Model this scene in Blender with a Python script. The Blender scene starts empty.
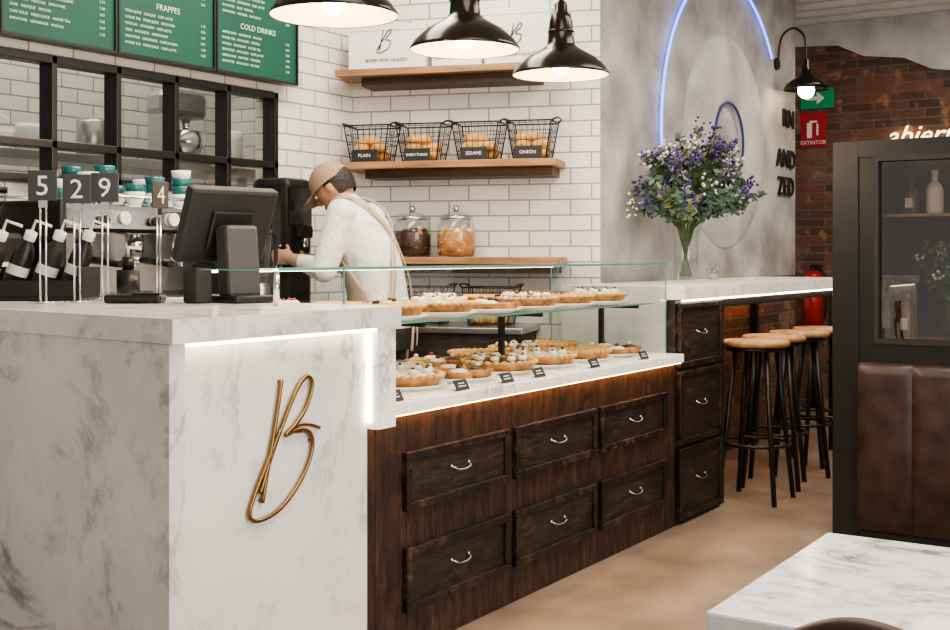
import bpy, bmesh, math, random
from mathutils import Vector, Matrix
random.seed(7)
D=bpy.data; SC=bpy.context.scene
# ------------------------------------------------------------------ materials
def nm(name):
    m=D.materials.new(name); m.use_nodes=True
    nt=m.node_tree; b=nt.nodes.get('Principled BSDF'); return m,nt,b
def N(nt,t,**k):
    n=nt.nodes.new(t)
    for a,v in k.items():
        if a in n.inputs: n.inputs[a].default_value=v
        else: setattr(n,a,v)
    return n
def ramp(nt,stops):
    r=nt.nodes.new('ShaderNodeValToRGB'); e=r.color_ramp.elements
    while len(e)>1: e.remove(e[0])
    e[0].position=stops[0][0]; e[0].color=(*stops[0][1],1)
    for p,c in stops[1:]:
        x=e.new(p); x.color=(*c,1)
    return r
def simple(name,col,rough=.5,metal=0,var=0,scale=8,bump=0,stretch=(1,1,1),coat=0,bdist=.02):
    m,nt,b=nm(name); L=nt.links
    b.inputs['Base Color'].default_value=(*col,1); b.inputs['Roughness'].default_value=rough; b.inputs['Metallic'].default_value=metal
    if coat: b.inputs['Coat Weight'].default_value=coat
    if var or bump:
        tc=N(nt,'ShaderNodeTexCoord'); mp=N(nt,'ShaderNodeMapping'); mp.inputs['Scale'].default_value=stretch
        L.new(tc.outputs['Object'],mp.inputs['Vector'])
        no=N(nt,'ShaderNodeTexNoise'); no.inputs['Scale'].default_value=scale; no.inputs['Detail'].default_value=8
        L.new(mp.outputs[0],no.inputs['Vector'])
        if var:
            lo=tuple(max(0,c*(1-var)) for c in col); hi=tuple(min(1,c*(1+var)) for c in col)
            r=ramp(nt,[(.3,lo),(.7,hi)]); L.new(no.outputs['Fac'],r.inputs[0]); L.new(r.outputs[0],b.inputs['Base Color'])
        if bump:
            bp=N(nt,'ShaderNodeBump'); bp.inputs['Strength'].default_value=bump; bp.inputs['Distance'].default_value=bdist
            L.new(no.outputs['Fac'],bp.inputs['Height']); L.new(bp.outputs[0],b.inputs['Normal'])
    return m
def agedwood(name,dark,light,rough,stretch,worn=(.52,.66),wcol=(.20,.09,.035)):
    m,nt,b=nm(name); L=nt.links
    tc=N(nt,'ShaderNodeTexCoord'); mp=N(nt,'ShaderNodeMapping'); mp.inputs['Scale'].default_value=stretch; L.new(tc.outputs['Object'],mp.inputs['Vector'])
    n1=N(nt,'ShaderNodeTexNoise'); n1.inputs['Scale'].default_value=9; n1.inputs['Detail'].default_value=10; n1.inputs['Roughness'].default_value=.75; L.new(mp.outputs[0],n1.inputs['Vector'])
    r1=ramp(nt,[(.38,dark),(.64,light)]); L.new(n1.outputs['Fac'],r1.inputs[0])
    n2=N(nt,'ShaderNodeTexNoise'); n2.inputs['Scale'].default_value=10; n2.inputs['Detail'].default_value=12; n2.inputs['Roughness'].default_value=.85; L.new(mp.outputs[0],n2.inputs['Vector'])
    r2=ramp(nt,[(worn[0],(0,0,0)),(worn[1],(1,1,1))]); L.new(n2.outputs['Fac'],r2.inputs[0])
    n3=N(nt,'ShaderNodeTexNoise'); n3.inputs['Scale'].default_value=5; n3.inputs['Detail'].default_value=5; L.new(tc.outputs['Object'],n3.inputs['Vector'])
    r3=ramp(nt,[(.4,(0,0,0)),(.6,(1,1,1))]); L.new(n3.outputs['Fac'],r3.inputs[0])
    mu=N(nt,'ShaderNodeMath',operation='MULTIPLY'); L.new(r2.outputs[0],mu.inputs[0]); L.new(r3.outputs[0],mu.inputs[1])
    mx=N(nt,'ShaderNodeMixRGB'); L.new(mu.outputs[0],mx.inputs[0]); L.new(r1.outputs[0],mx.inputs[1]); mx.inputs[2].default_value=(*wcol,1)
    n4=N(nt,'ShaderNodeTexNoise'); n4.inputs['Scale'].default_value=7; n4.inputs['Detail'].default_value=12; n4.inputs['Roughness'].default_value=.8; n4.inputs['Distortion'].default_value=1; L.new(tc.outputs['Object'],n4.inputs['Vector'])
    r4=ramp(nt,[(.50,(0,0,0)),(.62,(.8,.8,.8))]); L.new(n4.outputs['Fac'],r4.inputs[0])
    m4=N(nt,'ShaderNodeMixRGB'); L.new(r4.outputs[0],m4.inputs[0]); L.new(mx.outputs[0],m4.inputs[1]); m4.inputs[2].default_value=(*dark,1)
    L.new(m4.outputs[0],b.inputs['Base Color'])
    b.inputs['Roughness'].default_value=rough
    bp=N(nt,'ShaderNodeBump'); bp.inputs['Strength'].default_value=.7; bp.inputs['Distance'].default_value=.012; L.new(n1.outputs['Fac'],bp.inputs['Height']); L.new(bp.outputs[0],b.inputs['Normal'])
    return m
def emis(name,col,s):
    m,nt,b=nm(name); b.inputs['Base Color'].default_value=(*col,1)
    b.inputs['Emission Color'].default_value=(*col,1); b.inputs['Emission Strength'].default_value=s; return m
def glassm(name,tint=(.97,.99,.985),f0=.04,rough=0):
    m,nt,b=nm(name); L=nt.links; nt.nodes.remove(b)
    o=nt.nodes['Material Output']; lw=N(nt,'ShaderNodeLayerWeight'); lw.inputs['Blend'].default_value=.5
    pw=N(nt,'ShaderNodeMath',operation='POWER'); L.new(lw.outputs['Facing'],pw.inputs[0]); pw.inputs[1].default_value=5
    ma=N(nt,'ShaderNodeMath',operation='MULTIPLY_ADD'); L.new(pw.outputs[0],ma.inputs[0]); ma.inputs[1].default_value=.75; ma.inputs[2].default_value=f0
    t=N(nt,'ShaderNodeBsdfTransparent'); t.inputs[0].default_value=(*tint,1)
    g=N(nt,'ShaderNodeBsdfGlossy'); g.inputs['Roughness'].default_value=rough
    mx=N(nt,'ShaderNodeMixShader'); L.new(ma.outputs[0],mx.inputs[0]); L.new(t.outputs[0],mx.inputs[1]); L.new(g.outputs[0],mx.inputs[2]); L.new(mx.outputs[0],o.inputs[0]); return m
def brickm(name,c1,c2,mortar,w,h,ms=.006,rough=.4,bump=.4,vary=None,bias=0):
    m,nt,b=nm(name); L=nt.links
    tc=N(nt,'ShaderNodeTexCoord'); sp=N(nt,'ShaderNodeSeparateXYZ'); cb=N(nt,'ShaderNodeCombineXYZ')
    L.new(tc.outputs['Object'],sp.inputs[0]); L.new(sp.outputs[0],cb.inputs[0]); L.new(sp.outputs[2],cb.inputs[1])
    br=N(nt,'ShaderNodeTexBrick'); L.new(cb.outputs[0],br.inputs['Vector'])
    br.inputs['Scale'].default_value=1; br.inputs['Color1'].default_value=(*c1,1); br.inputs['Color2'].default_value=(*c2,1)
    br.inputs['Mortar'].default_value=(*mortar,1); br.inputs['Mortar Size'].default_value=ms; br.inputs['Mortar Smooth'].default_value=.3
    br.inputs['Brick Width'].default_value=w; br.inputs['Row Height'].default_value=h; br.inputs['Bias'].default_value=bias
    no=N(nt,'ShaderNodeTexNoise'); no.inputs['Scale'].default_value=14; no.inputs['Detail'].default_value=8; L.new(tc.outputs['Object'],no.inputs['Vector'])
    out=br.outputs['Color']
    for v in (vary or []):
        n2=N(nt,'ShaderNodeTexNoise'); n2.inputs['Scale'].default_value=v[0]; n2.inputs['Detail'].default_value=6; L.new(tc.outputs['Object'],n2.inputs['Vector'])
        rr=ramp(nt,[(v[1],(0,0,0)),(v[2],(1,1,1))]); L.new(n2.outputs['Fac'],rr.inputs[0])
        mx=N(nt,'ShaderNodeMixRGB'); L.new(rr.outputs[0],mx.inputs[0]); L.new(out,mx.inputs[1]); mx.inputs[2].default_value=(*v[3],1); out=mx.outputs[0]
    L.new(out,b.inputs['Base Color']); b.inputs['Roughness'].default_value=rough
    ad=N(nt,'ShaderNodeMath',operation='MULTIPLY_ADD'); L.new(br.outputs['Fac'],ad.inputs[0]); ad.inputs[1].default_value=-1; L.new(no.outputs['Fac'],ad.inputs[2])
    bp=N(nt,'ShaderNodeBump'); bp.inputs['Strength'].default_value=bump; bp.inputs['Distance'].default_value=.006; L.new(ad.outputs[0],bp.inputs['Height']); L.new(bp.outputs[0],b.inputs['Normal'])
    return m
def marblem(name,base,vein,scale=2.2,rough=.18,amt=(.46,.5,.54),soft=.35,em=0):
    m,nt,b=nm(name); L=nt.links
    tc=N(nt,'ShaderNodeTexCoord'); mp=N(nt,'ShaderNodeMapping'); mp.inputs['Rotation'].default_value=(.5,.3,.6); mp.inputs['Scale'].default_value=(1.6,.7,1)
    L.new(tc.outputs['Object'],mp.inputs['Vector'])
    n1=N(nt,'ShaderNodeTexNoise'); n1.inputs['Scale'].default_value=scale; n1.inputs['Detail'].default_value=10; n1.inputs['Roughness'].default_value=.65; n1.inputs['Distortion'].default_value=.6
    L.new(mp.outputs[0],n1.inputs['Vector'])
    r1=ramp(nt,[(amt[0],(0,0,0)),(amt[1],(1,1,1)),(amt[2],(0,0,0))]); L.new(n1.outputs['Fac'],r1.inputs[0])
    n2=N(nt,'ShaderNodeTexNoise'); n2.inputs['Scale'].default_value=scale*1.3; n2.inputs['Detail'].default_value=12; n2.inputs['Roughness'].default_value=.7; L.new(tc.outputs['Object'],n2.inputs['Vector'])
    r2=ramp(nt,[(.42,(0,0,0)),(.72,(1,1,1))]); L.new(n2.outputs['Fac'],r2.inputs[0])
    mul=N(nt,'ShaderNodeMath',operation='MULTIPLY'); L.new(r1.outputs[0],mul.inputs[0]); L.new(r2.outputs[0],mul.inputs[1])
    ma=N(nt,'ShaderNodeMath',operation='MULTIPLY_ADD'); ma.use_clamp=True; L.new(r2.outputs[0],ma.inputs[0]); ma.inputs[1].default_value=soft; L.new(mul.outputs[0],ma.inputs[2])
    mx=N(nt,'ShaderNodeMixRGB'); L.new(ma.outputs[0],mx.inputs[0]); mx.inputs[1].default_value=(*base,1); mx.inputs[2].default_value=(*vein,1)
    L.new(mx.outputs[0],b.inputs['Base Color']); b.inputs['Roughness'].default_value=rough
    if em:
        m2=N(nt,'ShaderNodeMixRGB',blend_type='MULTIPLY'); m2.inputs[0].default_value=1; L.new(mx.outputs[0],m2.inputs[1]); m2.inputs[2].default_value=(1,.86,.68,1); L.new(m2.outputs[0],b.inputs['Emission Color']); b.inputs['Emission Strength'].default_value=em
    return m

M={}
M['marble']=marblem('white_marble',(.80,.78,.75),(.27,.27,.28))
M['marble_glow']=marblem('marble_painted_glow',(.80,.77,.73),(.36,.35,.33),em=.42)  # glow put into the marble as emission, no lamp behind it
M['marble_table']=marblem('carrara_table',(.84,.85,.86),(.17,.19,.22),scale=7,amt=(.43,.5,.57),soft=.3,rough=.15)
M['wbrick']=brickm('white_glazed_brick',(.82,.80,.76),(.74,.72,.68),(.34,.32,.29),.21,.078,.0044,.28,.55)
M['rbrick']=brickm('red_brick',(.20,.078,.045),(.07,.042,.034),(.13,.11,.09),.25,.068,.009,.85,.9,vary=[(9,.58,.66,(.32,.16,.09)),(3,.52,.75,(.24,.18,.135))])
M['plaster']=simple('grey_plaster',(.43,.415,.39),.75,var=.42,scale=3,bump=.6)
M['plaster_l']=simple('light_plaster',(.54,.525,.50),.7,var=.28,scale=3.5,bump=.5)
M['ceil']=simple('painted_ceiling',(.72,.70,.66),.8,var=.1,scale=4,bump=.3)
M['floor']=simple('polished_concrete',(.275,.208,.155),.38,var=.28,scale=3.5,bump=.03)
M['wood']=agedwood('dark_aged_wood',(.010,.0055,.0035),(.078,.032,.016),.5,(4,4,.6),wcol=(.19,.095,.05))
M['woodb']=agedwood('black_brown_wood',(.009,.006,.004),(.040,.021,.012),.46,(1,3,5),worn=(.50,.62),wcol=(.11,.058,.03))
M['woodf']=agedwood('drawer_frame_wood',(.004,.003,.0025),(.016,.009,.006),.4,(2,2,2),worn=(.50,.60),wcol=(.14,.07,.032))
M['shelf']=simple('shelf_oak',(.34,.18,.09),.5,var=.4,scale=6,bump=.15,stretch=(.6,4,6))
M['shelfd']=simple('shelf_dark',(.05,.024,.012),.5,var=.4,scale=6,stretch=(.6,4,6))
M['seat']=simple('seat_wood',(.48,.26,.115),.4,var=.3,scale=6,stretch=(1,5,1))
M['black']=simple('black_metal',(.012,.012,.013),.35,.0)
M['blackm']=simple('matte_black',(.02,.02,.021),.6)
M['dgrey']=simple('dark_grey_plastic',(.055,.056,.06),.5)
M['lamp']=simple('lamp_enamel',(.035,.028,.022),.2,.7)
M['lampin']=simple('lamp_inner',(.75,.68,.58),.3,.3)
M['chrome']=simple('chrome',(.75,.75,.76),.15,1)
M['steel']=simple('brushed_steel',(.55,.55,.56),.32,1)
M['brass']=simple('brass',(.26,.16,.062),.34,1)
M['green']=simple('board_green',(.005,.075,.05),.6,var=.08,scale=5)
M['white']=simple('white_paint',(.80,.80,.78),.5)
M['text']=emis('chalk_text',(.55,.66,.60),.1)
M['card']=simple('box_card',(.80,.79,.76),.6)
M['leather']=simple('brown_leather',(.038,.019,.014),.42,var=.5,scale=12,bump=.15)
M['glass']=glassm('clear_glass',(.93,.95,.95),.06); M['glassg']=glassm('display_glass',(.955,.985,.972),.075)
M['glassw']=glassm('window_glass',(.62,.66,.66),.12)
M['glassedge']=simple('glass_edge',(.10,.34,.27),.15)
M['glassd']=glassm('tinted_glass',(.60,.58,.56),.14)
M['led']=emis('led_white',(1,.88,.70),9); M['ledw']=emis('led_warm',(1,.50,.20),22); M['fill_strip']=emis('cabinet_fill',(1,.6,.3),5)
M['bulb']=emis('bulb',(1,.78,.48),30)
M['neon']=emis('neon_blue',(.08,.20,1),4); M['neond']=emis('neon_dim',(.02,.035,.14),.3); M['neonw']=emis('neon_warm',(1,.80,.50),3)
M['teal']=simple('teal_ceramic',(.02,.13,.13),.25)
M['crust']=simple('pastry_crust',(.46,.21,.07),.6,var=.45,scale=30,bump=.3)
M['choc']=simple('chocolate',(.07,.025,.012),.35)
M['cream']=simple('cream_icing',(.85,.78,.66),.45)
M['redj']=simple('jam',(.35,.03,.02),.3)
M['bun']=simple('bun_golden',(.68,.38,.12),.6,var=.3,scale=20,bump=.2)
M['bean']=simple('coffee_beans',(.05,.025,.015),.4,var=.6,scale=60,bump=.8)
M['leaf']=simple('leaf_green',(.055,.10,.04),.5,var=.4,scale=20)
M['leafg']=simple('leaf_eucalyptus',(.12,.19,.14),.55,var=.3,scale=20)
M['leafy']=simple('leaf_light',(.28,.32,.13),.55)
M['purple']=simple('petal_purple',(.07,.035,.20),.6); M['lilac']=simple('petal_lilac',(.28,.21,.42),.6); M['petalw']=simple('petal_white',(.74,.70,.66),.6)
M['skin']=simple('skin',(.46,.25,.165),.5); M['hair']=simple('dark_hair',(.02,.013,.01),.6,bump=.5,scale=60)
M['shirt']=simple('white_shirt',(.80,.79,.76),.75,bump=.8,scale=8,bdist=.05,stretch=(1,1,.7))
M['pants']=simple('dark_trousers',(.03,.03,.035),.8)
M['cap']=simple('tan_cap',(.33,.235,.14),.75,bump=.2,scale=30); M['apron']=simple('beige_apron',(.50,.42,.31),.8,bump=.3,scale=12)
M['exitg']=emis('exit_green',(.01,.26,.10),.12); M['redsign']=simple('red_sign',(.42,.02,.03),.5); M['red']=simple('extinguisher_red',(.45,.03,.02),.3)
M['screen']=simple('screen',(.01,.01,.012),.12)
M['amber']=simple('amber_bottle',(.16,.06,.02),.15)
# ------------------------------------------------------------------ mesh builder
class B:
    def __init__(s): s.bm=bmesh.new(); s.mats=[]
    def mi(s,m):
        m=M[m] if isinstance(m,str) else m
        if m not in s.mats: s.mats.append(m)
        return s.mats.index(m)
    def box(s,lo,hi,m,bev=0,mat=None):
        i=s.mi(m); lo,hi=[min(a,b) for a,b in zip(lo,hi)],[max(a,b) for a,b in zip(lo,hi)]
        tb=s.bm if not bev else bmesh.new()
        vs=[tb.verts.new((x,y,z)) for x in (lo[0],hi[0]) for y in (lo[1],hi[1]) for z in (lo[2],hi[2])]
        for q in ((0,1,3,2),(4,6,7,5),(0,4,5,1),(2,3,7,6),(0,2,6,4),(1,5,7,3)):
            f=tb.faces.new([vs[k] for k in q]); f.material_index=i
        if bev:
            bmesh.ops.bevel(tb,geom=tb.edges[:],offset=bev,segments=2,profile=.5,affect='EDGES')
            mp={}
            for v in tb.verts: mp[v]=s.bm.verts.new(mat@v.co if mat is not None else v.co)
            for f in tb.faces:
                g=s.bm.faces.new([mp[v] for v in f.verts]); g.material_index=i
            tb.free()
        elif mat is not None:
            for v in vs: v.co=mat@v.co
        return s
    def cyl(s,p0,p1,r0,m,r1=None,seg=16,sm=True):
        r1=r0 if r1 is None else r1; p0=Vector(p0);p1=Vector(p1); d=(p1-p0).normalized(); i=s.mi(m)
        q=Vector((0,0,1)).rotation_difference(d).to_matrix(); R=[]
        for p,r in ((p0,r0),(p1,r1)):
            R.append([s.bm.verts.new(p+q@Vector((r*math.cos(2*math.pi*k/seg),r*math.sin(2*math.pi*k/seg),0))) for k in range(seg)])
        for k in range(seg):
            f=s.bm.faces.new((R[0][k],R[0][(k+1)%seg],R[1][(k+1)%seg],R[1][k])); f.material_index=i; f.smooth=sm
        for a in (R[0][::-1],R[1]):
            f=s.bm.faces.new(a); f.material_index=i
        return s
    def sph(s,c,r,m,mat=None,seg=16):
        r=(r,r,r) if not hasattr(r,'__len__') else r; i=s.mi(m); n=max(5,seg*2//3); c=Vector(c)
        T=(lambda v:mat@v) if mat is not None else (lambda v:v)
        top=s.bm.verts.new(T(c+Vector((0,0,r[2])))); bot=s.bm.verts.new(T(c-Vector((0,0,r[2])))); R=[]
        for j in range(1,n):
            a=math.pi*j/n; R.append([s.bm.verts.new(T(c+Vector((r[0]*math.sin(a)*math.cos(2*math.pi*k/seg),r[1]*math.sin(a)*math.sin(2*math.pi*k/seg),r[2]*math.cos(a))))) for k in range(seg)])
        fs=[]
        for k in range(seg):
            k2=(k+1)%seg
            fs.append(s.bm.faces.new((top,R[0][k],R[0][k2]))); fs.append(s.bm.faces.new((bot,R[-1][k2],R[-1][k])))
            for a,b in zip(R,R[1:]): fs.append(s.bm.faces.new((a[k],b[k],b[k2],a[k2])))
        for f in fs: f.material_index=i; f.smooth=True
        return s
    def lathe(s,prof,o,m,seg=32,mat=None,sm=True):
        i=s.mi(m); n=seg; R=[]
        for r,z in prof:
            ring=[]
            for k in range(n):
                a=2*math.pi*k/seg; v=Vector((r*math.cos(a),r*math.sin(a),z))+ (Vector(o) if mat is None else Vector((0,0,0)))
                if mat is not None: v=mat@v+Vector(o)
                ring.append(s.bm.verts.new(v))
            R.append(ring)
        for a,b in zip(R,R[1:]):
            for k in range(seg):
                k2=(k+1)%n
                f=s.bm.faces.new((a[k],a[k2],b[k2],b[k])); f.material_index=i; f.smooth=sm
        return s
    def tube(s,pts,r,m,seg=8,closed=False):
        i=s.mi(m); P=[Vector(p) for p in pts]; n=len(P); R=[]; nrm=None
        for k in range(n):
            if closed: t=(P[(k+1)%n]-P[k-1])
            else: t=P[min(k+1,n-1)]-P[max(k-1,0)]
            t.normalize()
            if nrm is None:
                nrm=t.cross(Vector((0,0,1)));
                if nrm.length<.01: nrm=t.cross(Vector((1,0,0)))
            nrm=(nrm-t*nrm.dot(t)).normalized(); bn=t.cross(nrm)
            R.append([s.bm.verts.new(P[k]+(nrm*math.cos(2*math.pi*j/seg)+bn*math.sin(2*math.pi*j/seg))*r) for j in range(seg)])
        pr=list(zip(R,R[1:]))+([(R[-1],R[0])] if closed else [])
        for a,b in pr:
            for j in range(seg):
                f=s.bm.faces.new((a[j],a[(j+1)%seg],b[(j+1)%seg],b[j])); f.material_index=i; f.smooth=True
        if not closed:
            for q in (R[0],R[-1]):
                f=s.bm.faces.new(q); f.material_index=i
        return s
    def prism(s,poly,z0,z1,m):
        i=s.mi(m); a=[s.bm.verts.new((x,y,z0)) for x,y in poly]; b=[s.bm.verts.new((x,y,z1)) for x,y in poly]; n=len(poly)
        fs=[s.bm.faces.new(a),s.bm.faces.new(b)]+[s.bm.faces.new((a[k],a[(k+1)%n],b[(k+1)%n],b[k])) for k in range(n)]
        for f in fs: f.material_index=i
        return s
    def poly(s,vs,m,sm=False):
        f=s.bm.faces.new([s.bm.verts.new(v) for v in vs]); f.material_index=s.mi(m); f.smooth=sm; return s
    def loft(s,rings,m,seg=24):
        i=s.mi(m); R=[]
        for c,rx,ry in rings:
            R.append([s.bm.verts.new((c[0]+rx*math.cos(2*math.pi*k/seg),c[1]+ry*math.sin(2*math.pi*k/seg),c[2])) for k in range(seg)])
        for a,b in zip(R,R[1:]):
            for k in range(seg):
                f=s.bm.faces.new((a[k],a[(k+1)%seg],b[(k+1)%seg],b[k])); f.material_index=i; f.smooth=True
        for q in (R[0],R[-1]):
            f=s.bm.faces.new(q); f.material_index=i
        return s
    def done(s,name,loc=(0,0,0),rz=0,parent=None,scale=1,recalc=True):
        if recalc: bmesh.ops.recalc_face_normals(s.bm,faces=s.bm.faces[:])
        me=D.meshes.new(name); s.bm.to_mesh(me); s.bm.free()
        for m in s.mats: me.materials.append(m)
        o=D.objects.new(name,me); SC.collection.objects.link(o); o.location=loc; o.rotation_euler=(0,0,rz); o.scale=(scale,)*3
        if parent: o.parent=parent
        return o
def text(body,size,loc,rot,mat,parent,name='lettering',ext=.0005,align='CENTER',shear=0):
    c=D.curves.new(name,'FONT'); c.body=body; c.size=size; c.extrude=ext; c.align_x=align; c.shear=shear; c.resolution_u=2
    c.materials.append(M[mat]); o=D.objects.new(name,c); SC.collection.objects.link(o); o.location=loc; o.rotation_euler=rot; o.parent=parent; return o
def cat(P,n=8,closed=False):
    P=[Vector(p) for p in P]; out=[]; m=len(P)
    for i in range(m-1):
        g=lambda k:P[max(0,min(m-1,k))]
        a,b,c,d=g(i-1),g(i),g(i+1),g(i+2)
        for k in range(n):
            t=k/n; out.append(.5*((2*b)+(c-a)*t+(2*a-5*b+4*c-d)*t*t+(3*b-a-3*c+d)*t**3))
    out.append(P[-1])
    return out
H2=math.pi/2
# ------------------------------------------------------------------ room shell
B().box((-2,-3,-.1),(9.6,5.6,0),'floor').done('floor')
b=B().box((-2,-3,3.05),(9.6,5.6,3.2),'ceil')
for k in range(14): b.cyl((5.8+k*.27,-3,3.06),(5.8+k*.27,5.5,3.06),.05,'ceil',seg=10)
b.done('ceiling')
WY=3.94
b=B().box((.2,WY,0),(4.95,WY+.12,1.50),'wbrick').box((.2,WY,1.99),(4.95,WY+.12,3.05),'wbrick').box((4.32,WY,1.5),(4.95,WY+.12,1.99),'wbrick').box((.2,WY,1.5),(2.10,WY+.12,1.99),'wbrick')
b.done('wall_back')
b=B(); y0,y1=WY-.03,WY+.05
for z in (1.50,1.635,1.965): b.box((2.10,y0,z-.016),(4.32,y1,z+.016),'black',.003)
for k in range(8):
    x=4.306-.317*k; b.box((x-.013,y0,1.485),(x+.013,y1,1.98),'black',.003)
b.poly([(2.1,WY+.01,1.5),(4.3,WY+.01,1.5),(4.3,WY+.01,1.97),(2.1,WY+.01,1.97)],'glassw')
b.done('window_1')
B().box((1.0,5.35,0),(5.5,5.5,3.05),'wbrick').done('wall_kitchen')
B().box((0,0,0),(1.28,.1,3.05),'wbrick').done('wall_kitchen_side',(5.45,5.345,0),-H2)
b=B().box((3.0,4.55,1.63),(5.2,4.95,1.67),'steel').box((3.1,4.9,.0),(3.14,4.94,1.63),'steel').box((5.1,4.9,.0),(5.14,4.94,1.63),'steel').box((3.1,4.56,0),(3.14,4.6,1.63),'steel').box((5.1,4.56,0),(5.14,4.6,1.63),'steel'); b.done('kitchen_rack')
b=B().box((-.12,-.09,0),(.14,.09,.04),'steel',.01).box((-.12,-.06,.03),(-.03,.06,.25),'steel',.015).box((-.13,-.065,.22),(.15,.065,.34),'steel',.03)
b.cyl((.06,0,.16),(.06,0,.22),.02,'chrome').lathe([(.0,.045),(.06,.05),(.085,.09),(.095,.16),(.09,.16),(.06,.06)],(.06,0,0),'chrome'); b.done('stand_mixer',(4.44,4.74,1.671),scale=1.15)
for i,(x,h) in enumerate([(3.3,.16),(3.55,.12),(3.9,.18),(4.85,.2)]):
    B().lathe([(0,0),(.06,0),(.07,.01),(.07,h),(.055,h+.02),(.055,h),(.06,.015)],(0,0,0),'white' if i%2 else 'steel').done('storage_canister',(x,4.75,1.671))
SA=math.atan2(-1.24,.40); SO=(4.92,3.94,0)
B().box((0,0,0),(1.303,.14,3.05),'wbrick').done('wall_shelves',SO,SA)
NY=2.7
wn=B().box((5.33,NY,1.066),(8.35,NY+.22,3.05),'plaster').done('wall_neon')
B().box((5.33,NY,0),(8.35,NY+.22,1.064),'rbrick').done('wall_bar_lower')
B().box((0,0,0),(8.3,.15,3.05),'rbrick').done('wall_far',(9.4,5.3,0),-H2)
b=B()
pl=[(1.85,3.05),(1.9,2.93),(2.25,2.86),(2.6,2.84),(2.8,2.74),(3.1,2.70),(3.3,2.60),(3.8,2.52),(4.5,2.5),(5.5,2.6),(6.2,2.7),(6.2,3.05)]
i=b.mi('plaster_l'); f0=[b.bm.verts.new((x,-.02,z)) for x,z in pl]; f1=[b.bm.verts.new((x,-.001,z)) for x,z in pl]
b.bm.faces.new(f0); b.bm.faces.new(f1)
for k in range(len(pl)): b.bm.faces.new((f0[k],f0[(k+1)%len(pl)],f1[(k+1)%len(pl)],f1[k]))
b.done('trim_1',(9.4,5.3,0),-H2)
B().box((3.2,-3,0),(9.6,-2.85,3.05),'plaster_l').done('wall_right')
# donut relief + neon
b=B(); T=Matrix.Rotation(H2,3,'X'); cx,cz=7.0,1.9
b.lathe([(.44+.21*math.cos(math.pi*k/16),.055*math.sin(math.pi*k/16)) for k in range(17)],(cx,NY,cz),'plaster_l',48,mat=T); b.done('donut_relief',parent=wn)
b=B(); b.tube([(cx+1.0*math.cos(a),NY-.025,cz+1.0*math.sin(a)) for a in [math.radians(38+148*k/60) for k in range(61)]],.0075,'neon')
b.tube([(cx+.235*math.cos(a),NY-.03,cz+.235*math.sin(a)) for a in [2*math.pi*k/32 for k in range(32)]],.008,'neond',closed=True)
for a in (45,80,120,170):
    a=math.radians(a); b.cyl((cx+math.cos(a),NY-.001,cz+math.sin(a)),(cx+math.cos(a),NY-.025,cz+math.sin(a)),.006,'white')
b.done('neon_ring')
b=B().box((7.9,NY-.004,1.9),(7.902,NY-.001,1.902),'black').done('wall_lettering')
for s_,x,z in (('RN',8.17,2.09),('AND',8.12,1.81),('ZED',8.12,1.62)): text(s_,.18,(x,NY-.012,z),(H2,0,0),'blackm',b,ext=.006)
# gooseneck wall lamp
LX=7.93; b=B(); b.cyl((LX,NY-.001,2.50),(LX,NY-.02,2.50),.04,'black')
b.tube(cat([(LX,NY-.02,2.50),(LX,NY-.025,2.60),(LX,NY-.05,2.69),(LX,NY-.12,2.73),(LX,NY-.19,2.68),(LX,NY-.21,2.58),(LX,NY-.21,2.50)],6),.008,'black')
b.lathe([(.022,2.51),(.028,2.46),(.035,2.42),(.07,2.39),(.13,2.35),(.15,2.31),(.145,2.31),(.12,2.345),(.06,2.38),(.0,2.39)],(LX,NY-.21,0),'lamp'); b.sph((LX,NY-.21,2.305),.055,'bulb'); b.done('wall_lamp')
# signs far wall
FX=9.4
b=B().box((FX-.02,2.73,2.36),(FX-.001,2.99,2.52),'exitg',.003).done('exit_sign')
a=B(); X=FX-.023
a.poly([(X,2.80,2.44),(X,2.86,2.49),(X,2.86,2.455),(X,2.94,2.455),(X,2.94,2.425),(X,2.86,2.425),(X,2.86,2.39)],'white'); a.done('arrow',parent=b)
b=B().box((FX-.015,2.79,2.06),(FX-.001,2.99,2.33),'redsign',.002).done('extinguisher_sign')
text('EXTINTOR',.042,(FX-.017,2.89,2.08),(H2,0,-H2),'white',b)
B().box((FX-.018,2.90,2.13),(FX-.016,2.94,2.25),'white').box((FX-.018,2.86,2.25),(FX-.016,2.92,2.265),'white').box((FX-.018,2.85,2.15),(FX-.016,2.865,2.24),'white').done('pictogram',parent=b)
b=B().cyl((0,0,0),(0,0,.42),.075,'red',seg=24).sph((0,0,.42),(.075,.075,.05),'red').cyl((0,0,.45),(0,0,.5),.02,'black').box((-.02,-.07,.49),(.02,.02,.51),'black').tube(cat([(0,-.02,.49),(0,-.1,.42),(0,-.1,.2),(0,-.09,.1)],5),.01,'black').box((.07,-.03,.25),(.083,.03,.4),'black')
b.cyl((0,0,-.61),(0,0,-.001),.018,'black').cyl((0,0,-.62),(0,0,-.60),.08,'black').cyl((0,0,-.012),(0,0,-.001),.08,'black')
b.done('fire_extinguisher',(9.316,2.87,.62))
b=B().box((FX-.012,1.9,2.13),(FX-.001,1.905,2.14),'white').done('neon_sign')
text('abierto',.20,(FX-.03,2.33,2.045),(H2,0,-H2),'neonw',b,ext=.004,align='LEFT',shear=.4)
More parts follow.
